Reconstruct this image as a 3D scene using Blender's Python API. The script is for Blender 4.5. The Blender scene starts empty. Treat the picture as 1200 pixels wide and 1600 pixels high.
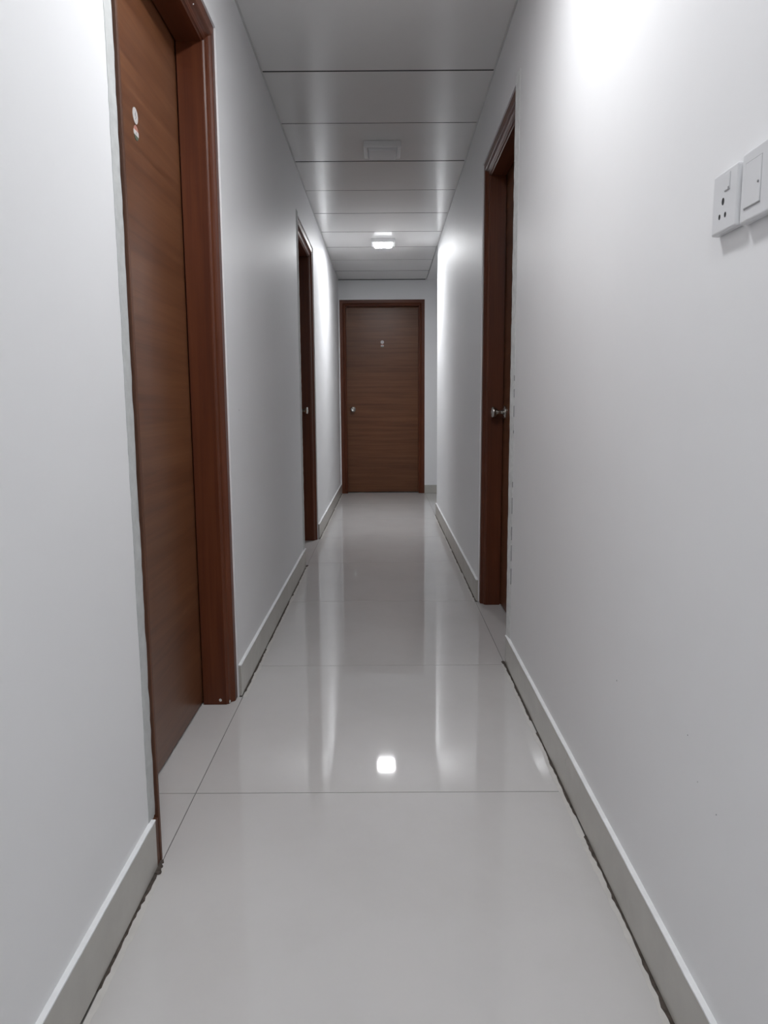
import bpy, bmesh, math, random
from mathutils import Matrix, Vector

random.seed(7)
C = bpy.context.scene.collection
SC = bpy.context.scene

# ------------------------------------------------------------------ camera
F_PX, PITCH, YAW, ROLL = 1149.9, 0.1422, -0.0019, -0.0064
cam_data = bpy.data.cameras.new('camera')
cam_data.sensor_fit = 'AUTO'
cam_data.sensor_width = 36.0
cam_data.lens = 36.0 * F_PX / 1600.0
cam_data.clip_start = 0.02
cam = bpy.data.objects.new('camera', cam_data)
C.objects.link(cam)
_f = Vector((math.sin(YAW) * math.cos(PITCH), math.cos(YAW) * math.cos(PITCH), -math.sin(PITCH)))
_r = Vector((math.cos(YAW), -math.sin(YAW), 0))
_u = _r.cross(_f)
_c, _s = math.cos(ROLL), math.sin(ROLL)
_r2, _u2 = _c * _r + _s * _u, _c * _u - _s * _r
cam.matrix_world = Matrix(((_r2.x, _u2.x, -_f.x, 0), (_r2.y, _u2.y, -_f.y, 0), (_r2.z, _u2.z, -_f.z, 1.0), (0, 0, 0, 1)))
SC.camera = cam

# ------------------------------------------------------------------ world, exposure
w = bpy.data.worlds.new('world')
SC.world = w
w.use_nodes = True
w.node_tree.nodes['Background'].inputs[0].default_value = (0.6, 0.65, 0.7, 1)
w.node_tree.nodes['Background'].inputs[1].default_value = 0.0
vs = SC.view_settings
SC.display_settings.display_device = 'sRGB'
vs.view_transform = 'Standard'
vs.look = 'None'
vs.gamma = 1.0
vs.use_curve_mapping = False
vs.exposure = 2.0
LAMP_POWER = {'far': 80.0, 'near': 57.0, 'behind': 41.0}      # emission strength of the lit diffusers

# ------------------------------------------------------------------ dimensions (metres)
XL, XR = -0.514, 0.475          # wall planes
BL, BR = -0.504, 0.465          # baseboard faces
ZC = 2.407                      # suspended ceiling
YB, YF = -2.6, 8.506            # back wall, far wall
YE = 6.75                       # where the right wall ends at the side passage
XP = 2.0                        # end of the side passage
WT = 0.17                       # wall thickness
TILE, T0 = 0.955, 1.804         # floor tile length and one joint
PANEL, P0 = 0.5785, 3.348       # ceiling panel width and one joint

# ------------------------------------------------------------------ materials
def new_mat(name):
    m = bpy.data.materials.new(name)
    m.use_nodes = True
    nt = m.node_tree
    return m, nt, nt.nodes['Principled BSDF']

def node(nt, kind, **kw):
    n = nt.nodes.new(kind)
    for k, v in kw.items():
        if k in n.inputs:
            n.inputs[k].default_value = v
        else:
            setattr(n, k, v)
    return n

def noise_ramp(nt, scale3, nscale, detail, stops, rough=0.6, distortion=0.0):
    tc = node(nt, 'ShaderNodeTexCoord')
    mp = node(nt, 'ShaderNodeMapping')
    mp.inputs['Scale'].default_value = scale3
    nz = node(nt, 'ShaderNodeTexNoise')
    nz.inputs['Scale'].default_value = nscale
    nz.inputs['Detail'].default_value = detail
    nz.inputs['Roughness'].default_value = rough
    nz.inputs['Distortion'].default_value = distortion
    nt.links.new(tc.outputs['Object'], mp.inputs['Vector'])
    nt.links.new(mp.outputs['Vector'], nz.inputs['Vector'])
    rp = node(nt, 'ShaderNodeValToRGB')
    els = rp.color_ramp.elements
    els[0].position, els[0].color = stops[0][0], (*stops[0][1], 1)
    els[1].position, els[1].color = stops[-1][0], (*stops[-1][1], 1)
    for p, c in stops[1:-1]:
        e = els.new(p)
        e.color = (*c, 1)
    nt.links.new(nz.outputs['Fac'], rp.inputs['Fac'])
    return nz, rp

def add_bump(nt, b, height, strength, dist):
    bp = node(nt, 'ShaderNodeBump')
    bp.inputs['Strength'].default_value = strength
    bp.inputs['Distance'].default_value = dist
    nt.links.new(height, bp.inputs['Height'])
    nt.links.new(bp.outputs['Normal'], b.inputs['Normal'])

def mat_simple(name, col, rough=0.5, metal=0.0, spec=0.5, var=0.04, nscale=6.0):
    m, nt, b = new_mat(name)
    lo = tuple(max(0, c * (1 - var)) for c in col)
    hi = tuple(min(1, c * (1 + var)) for c in col)
    nz, rp = noise_ramp(nt, (1, 1, 1), nscale, 4, [(0.3, lo), (0.7, hi)])
    nt.links.new(rp.outputs['Color'], b.inputs['Base Color'])
    b.inputs['Roughness'].default_value = rough
    b.inputs['Metallic'].default_value = metal
    b.inputs['Specular IOR Level'].default_value = spec
    return m

def mat_wall():
    m, nt, b = new_mat('wall_paint')
    nz, rp = noise_ramp(nt, (1, 1, 1), 1.3, 5, [(0.3, (0.805, 0.807, 0.818)), (0.7, (0.832, 0.834, 0.843))])
    nt.links.new(rp.outputs['Color'], b.inputs['Base Color'])
    b.inputs['Roughness'].default_value = 0.52
    b.inputs['Specular IOR Level'].default_value = 0.5
    tc = node(nt, 'ShaderNodeTexCoord')
    n2 = node(nt, 'ShaderNodeTexNoise')
    n2.inputs['Scale'].default_value = 2.2
    n2.inputs['Detail'].default_value = 6
    nt.links.new(tc.outputs['Object'], n2.inputs['Vector'])
    add_bump(nt, b, n2.outputs['Fac'], 0.25, 0.01)
    return m

def mat_tile():
    m, nt, b = new_mat('polished_tile')
    nz, rp = noise_ramp(nt, (1, 1, 1), 2.5, 7, [(0.3, (0.555, 0.54, 0.53)), (0.55, (0.585, 0.572, 0.565)), (0.75, (0.60, 0.582, 0.57))], rough=0.65)
    nt.links.new(rp.outputs['Color'], b.inputs['Base Color'])
    b.inputs['Roughness'].default_value = 0.035
    b.inputs['IOR'].default_value = 1.5
    return m

def mat_wood(name, scale3, stops, big3, rough=0.33):
    m, nt, b = new_mat(name)
    nz, rp = noise_ramp(nt, scale3, 1.0, 6, stops, rough=0.62, distortion=0.4)
    nz2, rp2 = noise_ramp(nt, big3, 1.0, 3, [(0.3, (0.78, 0.74, 0.72)), (0.7, (1.12, 1.1, 1.05))])
    mx = node(nt, 'ShaderNodeMix', data_type='RGBA', blend_type='MULTIPLY')
    mx.inputs[0].default_value = 1.0
    nt.links.new(rp.outputs['Color'], mx.inputs[6])
    nt.links.new(rp2.outputs['Color'], mx.inputs[7])
    nt.links.new(mx.outputs[2], b.inputs['Base Color'])
    b.inputs['Roughness'].default_value = rough
    b.inputs['Specular IOR Level'].default_value = 0.35
    add_bump(nt, b, nz.outputs['Fac'], 0.12, 0.001)
    return m

M = {}
M['wall'] = mat_wall()
M['plaster'] = mat_simple('bare_plaster', (0.66, 0.67, 0.665), 0.75, var=0.10, nscale=40)
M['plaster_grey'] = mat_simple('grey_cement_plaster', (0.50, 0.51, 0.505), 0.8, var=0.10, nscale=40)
M['passage'] = mat_simple('passage_paint', (0.72, 0.73, 0.75), 0.55)
M['tile'] = mat_tile()
M['skirt'] = mat_simple('skirting_tile', (0.47, 0.455, 0.42), 0.22, var=0.05, nscale=9)
M['skirt_top'] = mat_simple('skirting_top_filler', (0.80, 0.81, 0.82), 0.6, var=0.05, nscale=30)
M['grout'] = mat_simple('floor_grout', (0.16, 0.15, 0.14), 0.9, var=0.3, nscale=60)
M['dirt'] = mat_simple('dirty_joint', (0.075, 0.06, 0.05), 0.95, var=0.5, nscale=50)
M['smear'] = mat_simple('filler_smear', (0.605, 0.588, 0.565), 0.25, var=0.06, nscale=25)
M['panel'] = mat_simple('ceiling_sheet', (0.77, 0.765, 0.76), 0.18, var=0.015, nscale=3)
M['void'] = mat_simple('ceiling_void', (0.05, 0.05, 0.05), 0.9)  # near-black for the backing, and for shade painted into the ceiling gaps
M['angle'] = mat_simple('white_angle_trim', (0.60, 0.60, 0.60), 0.5)
M['leaf'] = mat_wood('leaf_veneer', (1.3, 3, 42), [(0.25, (0.098, 0.036, 0.016)), (0.5, (0.142, 0.057, 0.026)), (0.75, (0.186, 0.082, 0.039))], (0.8, 1, 4.5), rough=0.34)
FR = [(0.25, (0.072, 0.018, 0.008)), (0.5, (0.106, 0.029, 0.011)), (0.75, (0.135, 0.040, 0.016))]
M['frame_v'] = mat_wood('frame_wood_upright', (45, 45, 1.2), FR, (6, 6, 1.5), rough=0.40)
M['frame_h'] = mat_wood('frame_wood_head', (1.2, 45, 45), FR, (1.5, 6, 6), rough=0.40)
M['steel'] = mat_simple('brushed_steel', (0.52, 0.50, 0.47), 0.26, metal=1.0)
M['plastic'] = mat_simple('white_plastic', (0.72, 0.725, 0.74), 0.28, var=0.01)
M['seam'] = mat_simple('plastic_seam', (0.42, 0.42, 0.43), 0.5)
M['dark'] = mat_simple('dark_hole', (0.03, 0.03, 0.032), 0.7)
M['grey'] = mat_simple('grey_print', (0.28, 0.28, 0.29), 0.5)
M['stick_white'] = mat_simple('sticker_white', (0.56, 0.53, 0.52), 0.4)
M['stick_red'] = mat_simple('sticker_red', (0.42, 0.19, 0.15), 0.4)
M['stick_green'] = mat_simple('sticker_green', (0.08, 0.10, 0.07), 0.35)
M['housing'] = mat_simple('lamp_housing', (0.78, 0.78, 0.78), 0.35, var=0.01)
M['diff_off'] = mat_simple('lamp_diffuser_unlit', (0.70, 0.70, 0.71), 0.35, var=0.01)

def mat_emit(name, strength):
    m, nt, b = new_mat(name)
    b.inputs['Base Color'].default_value = (0.9, 0.9, 0.9, 1)
    b.inputs['Emission Color'].default_value = (0.965, 0.98, 1.0, 1)
    b.inputs['Emission Strength'].default_value = strength
    return m
M['lit_far'] = mat_emit('lit_diffuser_far', LAMP_POWER['far'])
M['lit_near'] = mat_emit('lit_diffuser_near', LAMP_POWER['near'])
M['lit_behind'] = mat_emit('lit_diffuser_behind', LAMP_POWER['behind'])
M['lit_side'] = mat_emit('lit_diffuser_side', 1.6)

# ------------------------------------------------------------------ mesh helpers
def link(name, me, mat, parent=None, smooth=False):
    if mat is not None and not me.materials:
        for mm in (mat if isinstance(mat, (list, tuple)) else [mat]):
            me.materials.append(mm)
    o = bpy.data.objects.new(name, me)
    C.objects.link(o)
    if parent is not None:
        o.parent = parent
    if smooth:
        for p in me.polygons:
            p.use_smooth = True
    return o

def bm_box(bm, x0, x1, y0, y1, z0, z1, bevel=0.0, seg=1, mi=0):
    vs_ = [bm.verts.new(p) for p in ((x0, y0, z0), (x1, y0, z0), (x1, y1, z0), (x0, y1, z0),
                                     (x0, y0, z1), (x1, y0, z1), (x1, y1, z1), (x0, y1, z1))]
    fs = [bm.faces.new([vs_[i] for i in q]) for q in ((3, 2, 1, 0), (4, 5, 6, 7), (0, 1, 5, 4), (1, 2, 6, 5), (2, 3, 7, 6), (3, 0, 4, 7))]
    for f in fs:
        f.material_index = mi
    if bevel > 0:
        es = list({e for f in fs for e in f.edges})
        bmesh.ops.bevel(bm, geom=es, offset=bevel, segments=seg, profile=0.5, affect='EDGES')
    return fs

def to_mesh(bm, name):
    bmesh.ops.recalc_face_normals(bm, faces=bm.faces)
    me = bpy.data.meshes.new(name)
    bm.to_mesh(me)
    bm.free()
    return me

def box_obj(name, dims, mat, parent=None, bevel=0.0, seg=1):
    bm = bmesh.new()
    bm_box(bm, *dims, bevel=bevel, seg=seg)
    return link(name, to_mesh(bm, name), mat, parent)

def boxes_obj(name, lst, mat, parent=None, bevel=0.0):
    bm = bmesh.new()
    for d in lst:
        bm_box(bm, *d, bevel=bevel)
    return link(name, to_mesh(bm, name), mat, parent)

def lathe(name, prof, mat, parent=None, n=32):
    """revolve (radius, y) pairs about the local Y axis"""
    bm = bmesh.new()
    rings = []
    for r, y in prof:
        if r < 1e-6:
            rings.append([bm.verts.new((0, y, 0))])
        else:
            rings.append([bm.verts.new((r * math.cos(2 * math.pi * k / n), y, r * math.sin(2 * math.pi * k / n))) for k in range(n)])
    for a, b in zip(rings, rings[1:]):
        for k in range(n):
            k2 = (k + 1) % n
            if len(a) == 1 and len(b) == 1:
                continue
            if len(a) == 1:
                bm.faces.new((a[0], b[k], b[k2]))
            elif len(b) == 1:
                bm.faces.new((a[k], b[0], a[k2]))
            else:
                bm.faces.new((a[k], b[k], b[k2], a[k2]))
    return link(name, to_mesh(bm, name), mat, parent, smooth=True)

def structure(o, label):
    o['kind'] = 'structure'
    o['label'] = label
    return o

def thing(o, label, cat, group=None):
    o['label'] = label
    o['category'] = cat
    if group:
        o['group'] = group
    return o

def empty(name, loc, rz=0.0):
    o = bpy.data.objects.new(name, None)
    o.empty_display_size = 0.05
    C.objects.link(o)
    o.location = loc
    o.rotation_euler = (0, 0, rz)
    return o

# ------------------------------------------------------------------ shell: walls
DL1 = (1.510, 2.452, 2.157)     # left near door: opening y0, y1, top
DL2 = (4.585, 5.548, 2.137)     # left far door
DR1 = (2.775, 3.700, 2.135)     # right door
DFX = (-0.503, 0.456, 2.189)    # far door: x0, x1, top
ZT = ZC + 0.25

def wall_with_openings(name, axis, a, b, lo, hi, openings, label):
    """axis 'x': wall lies in a plane x=const between x=a..b, running in y lo..hi"""
    lst = []
    cur = lo
    for o0, o1, top in sorted(openings):
        lst.append((cur, o0, 0, ZT))
        lst.append((o0, o1, top, ZT))
        cur = o1
    lst.append((cur, hi, 0, ZT))
    dims = [(a, b, s, e, z0, z1) if axis == 'x' else (s, e, a, b, z0, z1) for s, e, z0, z1 in lst]
    o = boxes_obj(name, dims, M['wall'])
    bm = bmesh.new()
    bm.from_mesh(o.data)
    bmesh.ops.remove_doubles(bm, verts=bm.verts, dist=1e-5)
    bm.to_mesh(o.data)
    bm.free()
    return structure(o, label)

wl = wall_with_openings('wall_left', 'x', XL - WT, XL, YB, YF, [DL1, DL2], 'long white painted left corridor wall with two door openings')
wr = wall_with_openings('wall_right', 'x', XR, XR + WT, YB, YE, [DR1], 'long white painted right corridor wall with socket and one door opening')
wf = wall_with_openings('wall_far', 'y', YF, YF + WT, XL - WT, XP, [DFX], 'white wall at the far end of the corridor around the facing door')
wb = structure(box_obj('wall_back', (XL - WT, XR + WT, YB - 0.1, YB, 0, ZT), M['wall']), 'white wall closing the corridor behind the viewer')
wp = structure(box_obj('wall_passage', (XR + WT, XP, YE - WT, YE, 0, ZT), M['passage']), 'near wall of the side passage at the end of the right wall')
we = structure(box_obj('wall_end', (XP, XP + 0.1, YE - WT, YF + WT, 0, ZT), M['passage']), 'end wall of the side passage off to the right')

def chips(wall, x, pts, sgn):
    """small nail holes and paint chips in a wall"""
    bm0 = bmesh.new()
    r = bmesh.ops.create_cone(bm0, cap_ends=True, segments=7, radius1=0.0022, radius2=0.0016, depth=0.0012)
    bmesh.ops.rotate(bm0, verts=bm0.verts, cent=(0, 0, 0), matrix=Matrix.Rotation(math.pi / 2 * sgn, 3, 'Y'))
    me = to_mesh(bm0, 'nail_hole')
    for y, z, s in pts:
        o = link('nail_hole', me, M['grey'], wall)
        o.location = (x, y, z)
        o.scale = (1, s * 0.8, s)
chips(wl, XL, [(2.62, 0.991, 1.1)], 1)
chips(wr, XR, [(1.453, 0.438, 0.8), (1.10, 0.484, 0.6), (0.99, 0.414, 0.6), (1.056, 0.429, 0.4)], -1)

# ------------------------------------------------------------------ floor
JG = 0.0014                     # half joint
fl = structure(box_obj('floor', (XL - 0.3, XP + 0.1, YB - 0.1, YF + 0.3, -0.06, -0.0022), M['grout']), 'glossy pale grey tiled corridor floor')
tile_mesh = {}
def floor_tile(x0, x1, y0, y1):
    key = (round(x1 - x0, 4), round(y1 - y0, 4))
    if key not in tile_mesh:
        bm = bmesh.new()
        bm_box(bm, -key[0] / 2, key[0] / 2, -key[1] / 2, key[1] / 2, -0.012, 0)
        tile_mesh[key] = to_mesh(bm, 'floor_tile')
    o = link('floor_tile', tile_mesh[key], M['tile'], fl)
    o.location = ((x0 + x1) / 2, (y0 + y1) / 2, 0)
ys = [T0 + k * TILE for k in range(-5, 8)]
ys = [y for y in ys if YB + 0.05 < y < YF - 0.2]
edges = [YB] + ys + [YF - 0.0]
for y0, y1 in zip(edges, edges[1:]):
    floor_tile(BL + 0.0035, BR - 0.0035, y0 + JG, y1 - JG)
for a, b in ((YE + 0.0, 7.534), (7.534, YF)):
    floor_tile(BR - 0.0007, XP / 2 + 0.25, a + JG, b - JG)
    floor_tile(XP / 2 + 0.253, XP - 0.002, a + JG, b - JG)
def threshold(xa, xb, y0, y1):
    floor_tile(min(xa, xb), max(xa, xb), y0, y1)
threshold(XL - 0.16, BL + 0.0012, DL1[0] + 0.001, T0 - JG)
threshold(XL - 0.16, BL + 0.0012, T0 + JG, DL1[1] - 0.001)
threshold(XL - 0.16, BL + 0.0012, DL2[0] + 0.001, DL2[1] - 0.001)
threshold(XR + 0.16, BR - 0.0012, DR1[0] + 0.001, DR1[1] - 0.001)
floor_tile(DFX[0] + 0.001, DFX[1] - 0.001, YF + JG, YF + 0.165)

def ragged_strip(name, x_in, x_out, y0, y1, z, mat, parent, step=0.012, amp=0.5, gap=0.0, zt=0.0006):
    """thin strip along y, straight at x_in and ragged at x_out"""
    bm = bmesh.new()
    n = max(2, int((y1 - y0) / step))
    prev = None
    wv = 1.0
    for k in range(n + 1):
        y = y0 + (y1 - y0) * k / n
        wv = 0.7 * wv + 0.3 * random.uniform(1 - amp, 1 + amp)
        ww = wv * (1 + 0.25 * random.uniform(-amp, amp))
        if gap and math.sin(y * 9.1 + x_in * 40) + math.sin(y * 23.7) > 2 - 2 * gap:
            ww *= 0.15
        xo = x_in + (x_out - x_in) * max(0.05, ww)
        row = [bm.verts.new((x_in, y, z)), bm.verts.new((x_in, y, z + zt)), bm.verts.new((xo, y, z + zt)), bm.verts.new((xo, y, z))]
        if prev:
            for i in range(4):
                j = (i + 1) % 4
                bm.faces.new((prev[i], prev[j], row[j], row[i]))
        else:
            bm.faces.new(row)
        prev = row
    bm.faces.new(list(reversed(prev)))
    return link(name, to_mesh(bm, name), mat, parent)

# ------------------------------------------------------------------ baseboards
BH = 0.114
def baseboard(name, side, runs, label):
    root = None
    for (y0, y1) in runs:
        cuts = [y0] + [y for y in ys if y0 + 0.03 < y < y1 - 0.03] + [y1]
        for a, b in zip(cuts, cuts[1:]):
            a2, b2 = a + (0.0006 if a != y0 else 0), b - (0.0006 if b != y1 else 0)
            d = (XL, BL, a2, b2, 0.0035, BH - 0.002) if side < 0 else (BR, XR, a2, b2, 0.0035, BH - 0.002)
            if root is None:
                root = structure(box_obj(name, d, M['skirt'], bevel=0.0008), label)
            else:
                box_obj('skirting_tile', d, M['skirt'], root, bevel=0.0008)
        # white filler along the top edge, ragged towards the room
        if side < 0:
            ragged_strip('top_filler', XL, BL + 0.0006, y0, y1, BH - 0.002, M['skirt_top'], root, step=0.03, amp=0.10, zt=0.003)
        else:
            ragged_strip('top_filler', XR, BR - 0.0006, y0, y1, BH - 0.002, M['skirt_top'], root, step=0.03, amp=0.10, zt=0.003)
        # dark dirty joint and pale smeared filler on the floor
        s = 1 if side < 0 else -1
        xb = BL if side < 0 else BR
        ragged_strip('dirty_joint', xb - s * 0.004, xb + s * 0.0048, y0, y1, 0.0002, M['dirt'], root, amp=0.55, gap=0.35, zt=0.0008)
        ragged_strip('filler_smear', xb + s * 0.002, xb + s * 0.016, y0, y1, 0.0001, M['smear'], root, step=0.02, amp=0.45, zt=0.0003)
    return root
bl_ = baseboard('baseboard_left', -1, [(YB, DL1[0] - 0.022), (DL1[1], DL2[0]), (DL2[1], YF)], 'grey beige skirting tiles along the left wall')
baseboard('baseboard_right', 1, [(YB, DR1[0]), (DR1[1], YE)], 'grey beige skirting tiles along the right wall')
bf = structure(box_obj('baseboard_far', (DFX[1], 1.2, YF - 0.010, YF, 0.0015, 0.098), M['skirt'], bevel=0.0008), 'grey skirting tile right of the far door')
box_obj('skirting_tile', (1.2012, XP, YF - 0.010, YF, 0.0015, 0.098), M['skirt'], bf, bevel=0.0008)
box_obj('skirting_tile', (XL, DFX[0], YF - 0.010, YF, 0.0015, 0.098), M['skirt'], bf, bevel=0.0008)
box_obj('top_filler', (DFX[1], XP, YF - 0.010, YF, 0.098, 0.100), M['skirt_top'], bf)

# broken dark lump where the left skirting ends at the near door, and its rust-brown end strip
def crumbs(name, cx, cy, n, spread, parent, mat):
    bm = bmesh.new()
    for k in range(n):
        m4 = Matrix.Translation((cx + random.uniform(-1, 1) * spread[0], cy + random.uniform(-1, 1) * spread[1], 0.002)) @ Matrix.Diagonal((random.uniform(0.002, 0.006), random.uniform(0.003, 0.010), random.uniform(0.001, 0.003), 1))
        bmesh.ops.create_icosphere(bm, subdivisions=1, radius=1.0, matrix=m4)
    o = link(name, to_mesh(bm, name), mat, parent)
    o['kind'] = 'stuff'
    return o

# ------------------------------------------------------------------ ceiling
ce = structure(box_obj('ceiling', (XL - WT, XP + 0.1, YB - 0.1, YF + WT, ZC + 0.012, ZC + 0.05), M['void']), 'suspended glossy grey ceiling of wide cross panels')
def panel_mesh(bm):
    bmesh.ops.recalc_face_normals(bm, faces=bm.faces)
    for f in bm.faces:
        f.material_index = 1 if abs(f.normal.z) < 0.5 else 0     # side faces coloured near-black, shade of the joints put into colour
    return to_mesh(bm, 'ceiling_panel')
pm = None
k = -10
while True:
    a = P0 + k * PANEL
    b = a + PANEL
    k += 1
    if b < YB:
        continue
    if a > YF - 0.06:
        break
    b2 = min(b, YF - 0.013)
    a2 = max(a, YB)
    if abs((b2 - a2) - PANEL) < 1e-6:
        if pm is None:
            bm = bmesh.new()
            bm_box(bm, XL + 0.004, XR - 0.004, 0.0045, PANEL - 0.0045, 0, 0.011)
            pm = panel_mesh(bm)
        o = link('ceiling_panel', pm, [M['panel'], M['void']], ce)
    else:
        bm = bmesh.new()
        bm_box(bm, XL + 0.004, XR - 0.004, 0.0045, b2 - a2 - 0.0045, 0, 0.011)
        o = link('ceiling_panel', panel_mesh(bm), [M['panel'], M['void']], ce)
    o.location = (0, a2, ZC + random.uniform(-0.0006, 0.0006))
structure(box_obj('trim_1', (XL, XL + 0.006, YB, YF - 0.016, ZC - 0.004, ZC - 0.0012), M['angle']), 'thin white edge trim where the ceiling meets the left wall')
structure(box_obj('trim_2', (XR - 0.006, XR, YB, YE, ZC - 0.004, ZC - 0.0012), M['angle']), 'thin white edge trim where the ceiling meets the right wall')
structure(box_obj('trim_shade', (XL + 0.001, XR - 0.012, YF - 0.0115, YF, ZC - 0.005, ZC + 0.0115), M['void']), 'near-black strip painted as the shadow gap where the ceiling meets the far wall')  # solid strip, the gap's shade is put into its colour
structure(box_obj('ceiling_passage', (XR + 0.002, XP, YE - 0.001, YF, ZC - 0.004, ZC + 0.011), M['wall']), 'white plaster ceiling of the side passage')

# ------------------------------------------------------------------ doors
FW = 0.068
PROFILE = [(0.0, -0.030), (0.0035, -0.0275), (0.0055, -0.0225), (0.0085, -0.0215), (0.0105, -0.0235),
           (0.0130, -0.0215), (0.0190, -0.0195), (0.0250, -0.0140), (0.0285, -0.0085), (0.0300, -0.0065),
           (0.0325, -0.0075), (0.0345, -0.0060), (FW, -0.0060), (FW, -0.160)]       # the rebate the leaf shuts into is added per door

def sweep(name, a_pts, b_pts, mat, parent):
    bm = bmesh.new()
    A = [bm.verts.new(p) for p in a_pts]
    B = [bm.verts.new(p) for p in b_pts]
    n = len(A)
    for i in range(n):
        j = (i + 1) % n
        bm.faces.new((A[i], A[j], B[j], B[i]))
    bm.faces.new(A)
    bm.faces.new(list(reversed(B)))
    return link(name, to_mesh(bm, name), mat, parent)

KNOB = [(0.0, 0.0105), (0.0105, 0.0105), (0.0100, 0.026), (0.0115, 0.033), (0.0170, 0.041), (0.0235, 0.048), (0.0265, 0.053),
        (0.0270, 0.058), (0.0255, 0.063), (0.0200, 0.0665), (0.0080, 0.0675), (0.0075, 0.0665), (0.0, 0.0665)]
ROSE = [(0.0, 0.0), (0.0320, 0.0), (0.0325, 0.0030), (0.0305, 0.0055), (0.0250, 0.0090), (0.0150, 0.0120), (0.0, 0.0125)]

def sticker_mesh(kind, r):
    """a thin disc, printed by its own polygons: rows of cells with the colour of the print"""
    bm = bmesh.new()
    n = 28
    rim0 = [bm.verts.new((r * math.cos(2 * math.pi * k / n), 0, r * math.sin(2 * math.pi * k / n))) for k in range(n)]
    rim1 = [bm.verts.new((v.co.x, 0.0009, v.co.z)) for v in rim0]
    for k in range(n):
        bm.faces.new((rim0[k], rim0[(k + 1) % n], rim1[(k + 1) % n], rim1[k]))
    bm.faces.new(list(reversed(rim0)))
    top = bm.faces.new(rim1)
    if kind == 'flag':
        for z in (r * 0.30, -r * 0.36):
            geom = [f for f in bm.faces] + list(bm.edges) + list(bm.verts)
            bmesh.ops.bisect_plane(bm, geom=geom, plane_co=(0, 0, z), plane_no=(0, 0, 1))
        bm.faces.ensure_lookup_table()
        for f in bm.faces:
            z = f.calc_center_median().z
            f.material_index = 1 if z > r * 0.30 else (2 if z < -r * 0.36 else 0)
    me = to_mesh(bm, 'sticker')
    for mm in (M['stick_white'], M['stick_red'], M['stick_green']):
        me.materials.append(mm)
    return me

def stroke(bm, pts, wdt, y0, y1):
    for (x0, z0), (x1, z1) in zip(pts, pts[1:]):
        d = Vector((x1 - x0, 0, z1 - z0))
        L = d.length
        ang = math.atan2(z1 - z0, x1 - x0)
        m4 = Matrix.Translation(((x0 + x1) / 2, (y0 + y1) / 2, (z0 + z1) / 2)) @ Matrix.Rotation(-ang, 4, 'Y') @ Matrix.Diagonal((L + wdt * 0.6, y1 - y0, wdt, 1))
        bmesh.ops.create_cube(bm, size=1.0, matrix=m4)

def make_door(name, loc, rz, width, top, knob_x, label, stickers=True, knob_z=0.970, set_back=0.112):
    root = empty(name, loc, rz)
    root['kind'] = 'structure'
    root['label'] = label
    wi = width / 2 - FW
    hi = top - FW
    rb = -set_back + 0.0055
    prof = PROFILE + [(0.016, -0.160), (0.016, rb), (0.0, rb)]
    sweep('jamb', [(-wi - u, v, 0.001) for u, v in prof], [(-wi - u, v, hi + u) for u, v in prof], M['frame_v'], root)
    sweep('jamb', [(wi + u, v, 0.001) for u, v in prof], [(wi + u, v, hi + u) for u, v in prof], M['frame_v'], root)
    sweep('frame_head', [(-wi - u, v, hi + u) for u, v in prof], [(wi + u, v, hi + u) for u, v in prof], M['frame_h'], root)
    y1 = -set_back
    leaf = box_obj('door_leaf', (-wi - 0.012, wi + 0.012, y1 - 0.036, y1, 0.009, hi + 0.012), M['leaf'], root, bevel=0.0015)
    rose = lathe('rosette', ROSE, M['steel'], leaf)
    rose.location = (knob_x, y1, knob_z)
    kn = lathe('knob', KNOB, M['steel'], leaf)
    kn.location = (knob_x, y1, knob_z)
    if stickers:
        s1 = link('sticker', sticker_mesh('plain', 0.0195), None, leaf)
        s1['label'] = 'round white door sticker with a thin grey mark'
        s1.location = (0, y1, 1.731)
        bm = bmesh.new()
        stroke(bm, [(-0.002, 0.010), (0.001, 0.001), (-0.004, -0.003), (0.003, -0.009)], 0.0016, 0.0009, 0.0013)
        stroke(bm, [(-0.001, 0.004), (0.004, 0.003)], 0.0014, 0.0009, 0.0013)
        pr = link('sticker_print', to_mesh(bm, 'sticker_print'), M['grey'], leaf)
        pr.location = (0, y1, 1.731)
        s2 = link('sticker', sticker_mesh('flag', 0.0180), None, leaf)
        s2['label'] = 'round door sticker banded red, white and dark green'
        s2.location = (0, y1, 1.690)
        bm = bmesh.new()
        stroke(bm, [(-0.001, 0.0025), (0.001, -0.0025)], 0.0022, 0.0009, 0.0013)
        pr = link('sticker_print', to_mesh(bm, 'sticker_print'), M['grey'], leaf)
        pr.location = (0, y1, 1.690)
    return root

d1 = make_door('door_1', (XL, (DL1[0] + DL1[1]) / 2, 0), -math.pi / 2, DL1[1] - DL1[0], DL1[2], 0.330,
               'red-brown veneered wooden door nearest on the left, with two round stickers')
d2 = make_door('door_2', (XL, (DL2[0] + DL2[1]) / 2, 0), -math.pi / 2, DL2[1] - DL2[0], DL2[2], -0.345,
               'dark wooden door further along the left wall, near the lit ceiling lamp', stickers=False, knob_z=0.975)
d3 = make_door('door_3', (XR, (DR1[0] + DR1[1]) / 2, 0), math.pi / 2, DR1[1] - DR1[0], DR1[2], 0.347,
               'dark wooden door in the right wall with steel knob', stickers=False, set_back=0.106)
d4 = make_door('door_4', ((DFX[0] + DFX[1]) / 2, YF, 0), math.pi, DFX[1] - DFX[0], DFX[2], 0.345,
               'brown wooden door facing the viewer at the corridor end')

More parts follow.
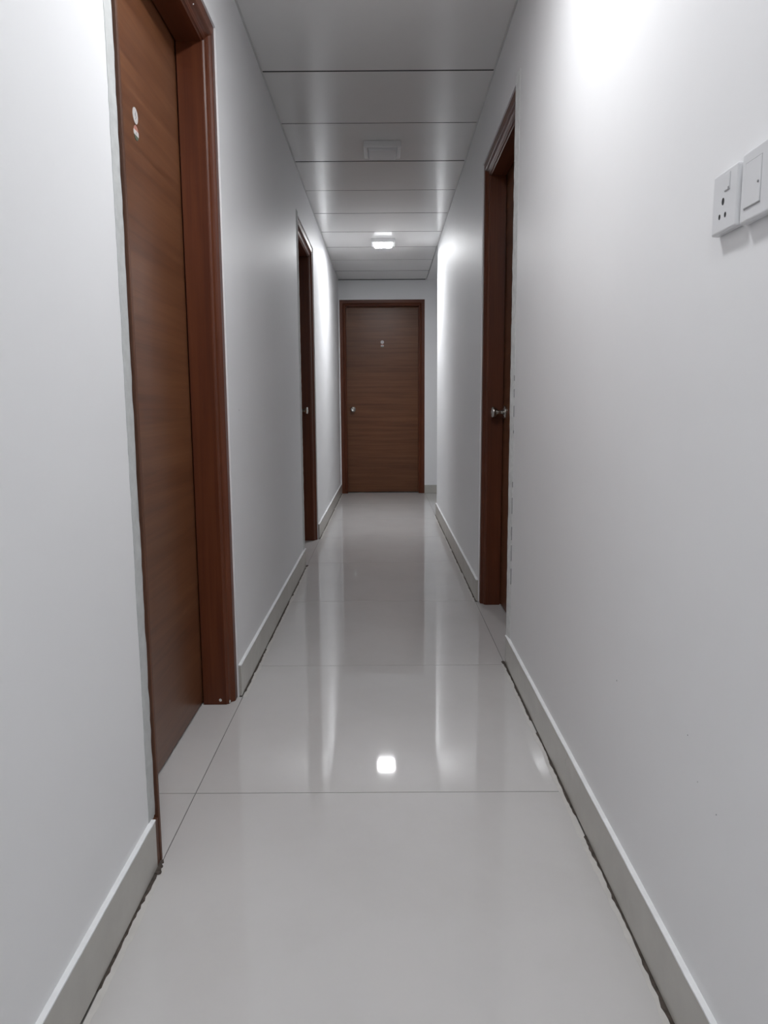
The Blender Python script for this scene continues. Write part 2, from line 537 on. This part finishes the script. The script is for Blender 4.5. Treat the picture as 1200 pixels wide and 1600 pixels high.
# thin brown bead on the near edge of the nearest door's frame, and the brown stub where the skirting stops
hw1 = (DL1[1] - DL1[0]) / 2
def dab(name, pos, scl, mat, parent):
    bm = bmesh.new()
    bmesh.ops.create_icosphere(bm, subdivisions=2, radius=1.0)
    for v in bm.verts:
        v.co *= random.uniform(0.8, 1.15)
    o = link(name, to_mesh(bm, name), mat, parent, smooth=True)
    o.location, o.scale = pos, scl
dab('paint_chip', (-hw1 + FW - 0.0004, -0.050, 0.016), (0.0008, 0.006, 0.006), M['plaster'], d1)
dab('paint_chip', (-hw1 + FW - 0.012, -0.0215, 0.006), (0.006, 0.003, 0.006), M['plaster'], d1)
dab('screw_glint', (-0.25, -0.0130, DL1[2] - FW + 0.026), (0.003, 0.002, 0.003), M['plastic'], d1)  # white dab painted in as the highlight on a screw
M['bead'] = mat_wood('bead_wood', (45, 45, 1.2), [(0.25, (0.07, 0.028, 0.015)), (0.5, (0.11, 0.045, 0.024)), (0.75, (0.15, 0.065, 0.035))], (6, 6, 1.5), rough=0.5)
box_obj('frame_bead', (hw1 - 0.012, hw1 - 0.0005, -0.007, 0.0105, 0.001, DL1[2] - 0.002), M['bead'], d1, bevel=0.0015)
box_obj('end_stub', (XL + 0.0005, BL - 0.0015, DL1[0] - 0.0215, DL1[0] - 0.0005, 0.003, BH - 0.006), M['bead'], bl_)

# ragged bare-plaster strips beside the door frames
def plaster_strip(name, side, y_frame, width, z0, z1, label, dirn=-1):
    """lies on the wall, straight-ish on the wall side and ragged at the frame"""
    x = XL if side < 0 else XR
    s = 1 if side < 0 else -1
    bm = bmesh.new()
    n = 90
    prev = None
    for k in range(n + 1):
        z = z0 + (z1 - z0) * k / n
        ya = y_frame + random.uniform(-0.0012, 0.0016)
        yb = y_frame + dirn * (width + random.uniform(-0.0015, 0.0015))
        t = (0.0075 if side > 0 else 0.0030) + random.uniform(-0.0008, 0.0008)
        row = [bm.verts.new((x, ya, z)), bm.verts.new((x + s * t, ya, z)), bm.verts.new((x + s * 0.0008, yb, z)), bm.verts.new((x, yb, z))]
        if prev:
            for i in range(4):
                j = (i + 1) % 4
                bm.faces.new((prev[i], prev[j], row[j], row[i]))
        else:
            bm.faces.new(row)
        prev = row
    bm.faces.new(list(reversed(prev)))
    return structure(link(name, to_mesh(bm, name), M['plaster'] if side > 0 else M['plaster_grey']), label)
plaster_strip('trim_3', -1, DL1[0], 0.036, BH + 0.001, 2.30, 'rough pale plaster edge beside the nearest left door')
t4 = plaster_strip('trim_4', 1, DR1[0], 0.050, BH + 0.001, 2.15, 'rough white plaster edge beside the right door')
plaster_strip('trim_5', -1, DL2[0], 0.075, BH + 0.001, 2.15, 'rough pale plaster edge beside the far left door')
# dark cracks along the plaster edge by the right door
bm = bmesh.new()
for z0, z1 in ((1.09, 1.11), (1.03, 1.06), (0.96, 1.0), (0.90, 0.91), (0.70, 0.72), (0.60, 0.66), (0.50, 0.55), (0.42, 0.48), (0.33, 0.39)):
    yy = DR1[0] - 0.050 + random.uniform(-0.002, 0.002)
    bm_box(bm, XR - 0.0026, XR - 0.0004, yy - 0.0022, yy + 0.0022, z0, z1)
link('crack', to_mesh(bm, 'crack'), M['grey'], t4)
crumbs('broken_filler', BL + 0.003, DL1[0] - 0.018, 26, (0.006, 0.022), fl, M['dirt'])
crumbs('broken_filler', BR - 0.003, DR1[0] - 0.005, 18, (0.006, 0.030), fl, M['dirt'])
crumbs('broken_filler', BL + 0.003, DL2[0] - 0.010, 12, (0.005, 0.020), fl, M['dirt'])

# ------------------------------------------------------------------ ceiling lamps
def ceiling_lamp(y, mat_diff, label):
    root = empty('ceiling_light', (-0.005, y, ZC - 0.001))
    thing(root, label, 'ceiling light')
    h, hw, ri = 0.030, 0.100, 0.078
    bm = bmesh.new()
    def ring(hx, z):
        return [bm.verts.new(p) for p in ((-hx, -hx, z), (hx, -hx, z), (hx, hx, z), (-hx, hx, z))]
    rs = [ring(hw, 0), ring(hw, -h + 0.004), ring(hw - 0.004, -h), ring(ri + 0.004, -h), ring(ri, -h + 0.004), ring(ri, -0.006)]
    for a, b in zip(rs, rs[1:]):
        for i in range(4):
            j = (i + 1) % 4
            bm.faces.new((a[i], a[j], b[j], b[i]))
    bm.faces.new(rs[0])
    bm.faces.new(rs[-1])
    link('housing', to_mesh(bm, 'housing'), M['housing'], root)
    bm = bmesh.new()
    r1 = [ring(ri - 0.001, -0.012), ring(ri - 0.001, -h - 0.004), ring(ri - 0.007, -h - 0.014)]
    bm.faces.new(r1[0])
    for a, b in zip(r1, r1[1:]):
        for i in range(4):
            j = (i + 1) % 4
            bm.faces.new((a[i], a[j], b[j], b[i]))
    bm.faces.new(r1[2])
    for f in bm.faces:
        f.material_index = 1
    bm.faces.ensure_lookup_table()
    bm.faces[len(bm.faces) - 1].material_index = 0
    link('diffuser', to_mesh(bm, 'diffuser'), [mat_diff, M['diff_off'] if mat_diff == M['diff_off'] else M['lit_side']], root)
    return root
ceiling_lamp(6.57, M['lit_far'], 'lit square white ceiling light near the far door')
ceiling_lamp(4.27, M['diff_off'], 'unlit square white ceiling light in the middle of the corridor')
ceiling_lamp(1.65, M['lit_near'], 'lit square ceiling light above the nearest left door, out of frame')

ceiling_lamp(-0.33, M['lit_behind'], 'lit square ceiling light just behind the viewer, out of frame')

# ------------------------------------------------------------------ socket and switch on the right wall
def plate(name, y_far, y_near, z0, z1, label, cat):
    root = empty(name, (XR, (y_far + y_near) / 2, (z0 + z1) / 2), math.pi / 2)   # local X = +y, local Y = into the corridor
    thing(root, label, cat)
    hx, hz = (y_far - y_near) / 2, (z1 - z0) / 2
    bm = bmesh.new()
    bm_box(bm, -hx, hx, 0.0, 0.0125, -hz, hz, bevel=0.0032, seg=3)
    o = link('face_plate', to_mesh(bm, 'face_plate'), M['plastic'], root)
    return root, hx, hz

sk, hx, hz = plate('power_socket', 1.086, 1.0125, 1.233, 1.314, 'white three-pin power socket with small rocker on the right wall', 'socket')
def sock_xy(y, z):
    return y - (1.086 + 1.0125) / 2, z - (1.233 + 1.314) / 2
bm = bmesh.new()
for i, (y, z, r) in enumerate(((1.0525, 1.2735, 0.0036), (1.0610, 1.2550, 0.0027), (1.0440, 1.2545, 0.0027))):
    x, zz = sock_xy(y, z)
    o = lathe('pin_hole', [(0.0, 0.0080), (r * 0.9, 0.0080), (r, 0.0128), (r * 0.92, 0.0129), (r * 0.86, 0.0126), (0, 0.0126)], M['dark'], sk, n=16)
    o.location = (x, 0, zz)
    o.scale = (1, 1, 1.35)
x, zz = sock_xy(1.0415, 1.2965)
box_obj('rocker_gap', (x - 0.0079, x + 0.0083, 0.010, 0.01265, zz - 0.0117, zz + 0.0113), M['seam'], sk)
ro = box_obj('rocker', (x - 0.0072, x + 0.0082, 0.010, 0.0137, zz - 0.0112, zz + 0.0112), M['plastic'], sk, bevel=0.001)
bm.free()
bm = bmesh.new()
bm_box(bm, x - 0.0068, x - 0.0032, 0.0134, 0.0139, zz - 0.0105, zz - 0.0075)
link('rocker_mark', to_mesh(bm, 'rocker_mark'), M['grey'], sk)

sw, hx, hz = plate('light_switch', 1.0025, 0.924, 1.230, 1.3175, 'white wide-rocker light switch at the right edge, beside the power socket', 'switch')
def sw_xy(y, z):
    return y - (1.0025 + 0.924) / 2, z - (1.230 + 1.3175) / 2
x0, z0 = sw_xy(0.950, 1.2405)
x1, z1 = sw_xy(0.991, 1.303)
box_obj('rocker_gap', (x0 - 0.0004, x1 + 0.0004, 0.010, 0.0127, z0 + 0.0058, z1 + 0.0004), M['seam'], sw)
bm = bmesh.new()
vsr = [bm.verts.new(p) for p in ((x0, 0.010, z0 + 0.007), (x1, 0.010, z0 + 0.007), (x1, 0.010, z1), (x0, 0.010, z1),
                                 (x0, 0.0142, z0 + 0.007), (x1, 0.0142, z0 + 0.007), (x1, 0.0130, z1), (x0, 0.0130, z1))]
for q in ((3, 2, 1, 0), (4, 5, 6, 7), (0, 1, 5, 4), (1, 2, 6, 5), (2, 3, 7, 6), (3, 0, 4, 7)):
    bm.faces.new([vsr[i] for i in q])
bmesh.ops.bevel(bm, geom=list(bm.edges), offset=0.0007, segments=1, affect='EDGES')
link('rocker', to_mesh(bm, 'rocker'), M['plastic'], sw)
xd, zd = sw_xy(0.9545, 1.272)
dt = lathe('indicator_dot', [(0.0, 0.0125), (0.0016, 0.0125), (0.0016, 0.0148), (0.0, 0.0149)], M['grey'], sw, n=12)
dt.location = (xd, 0, zd)
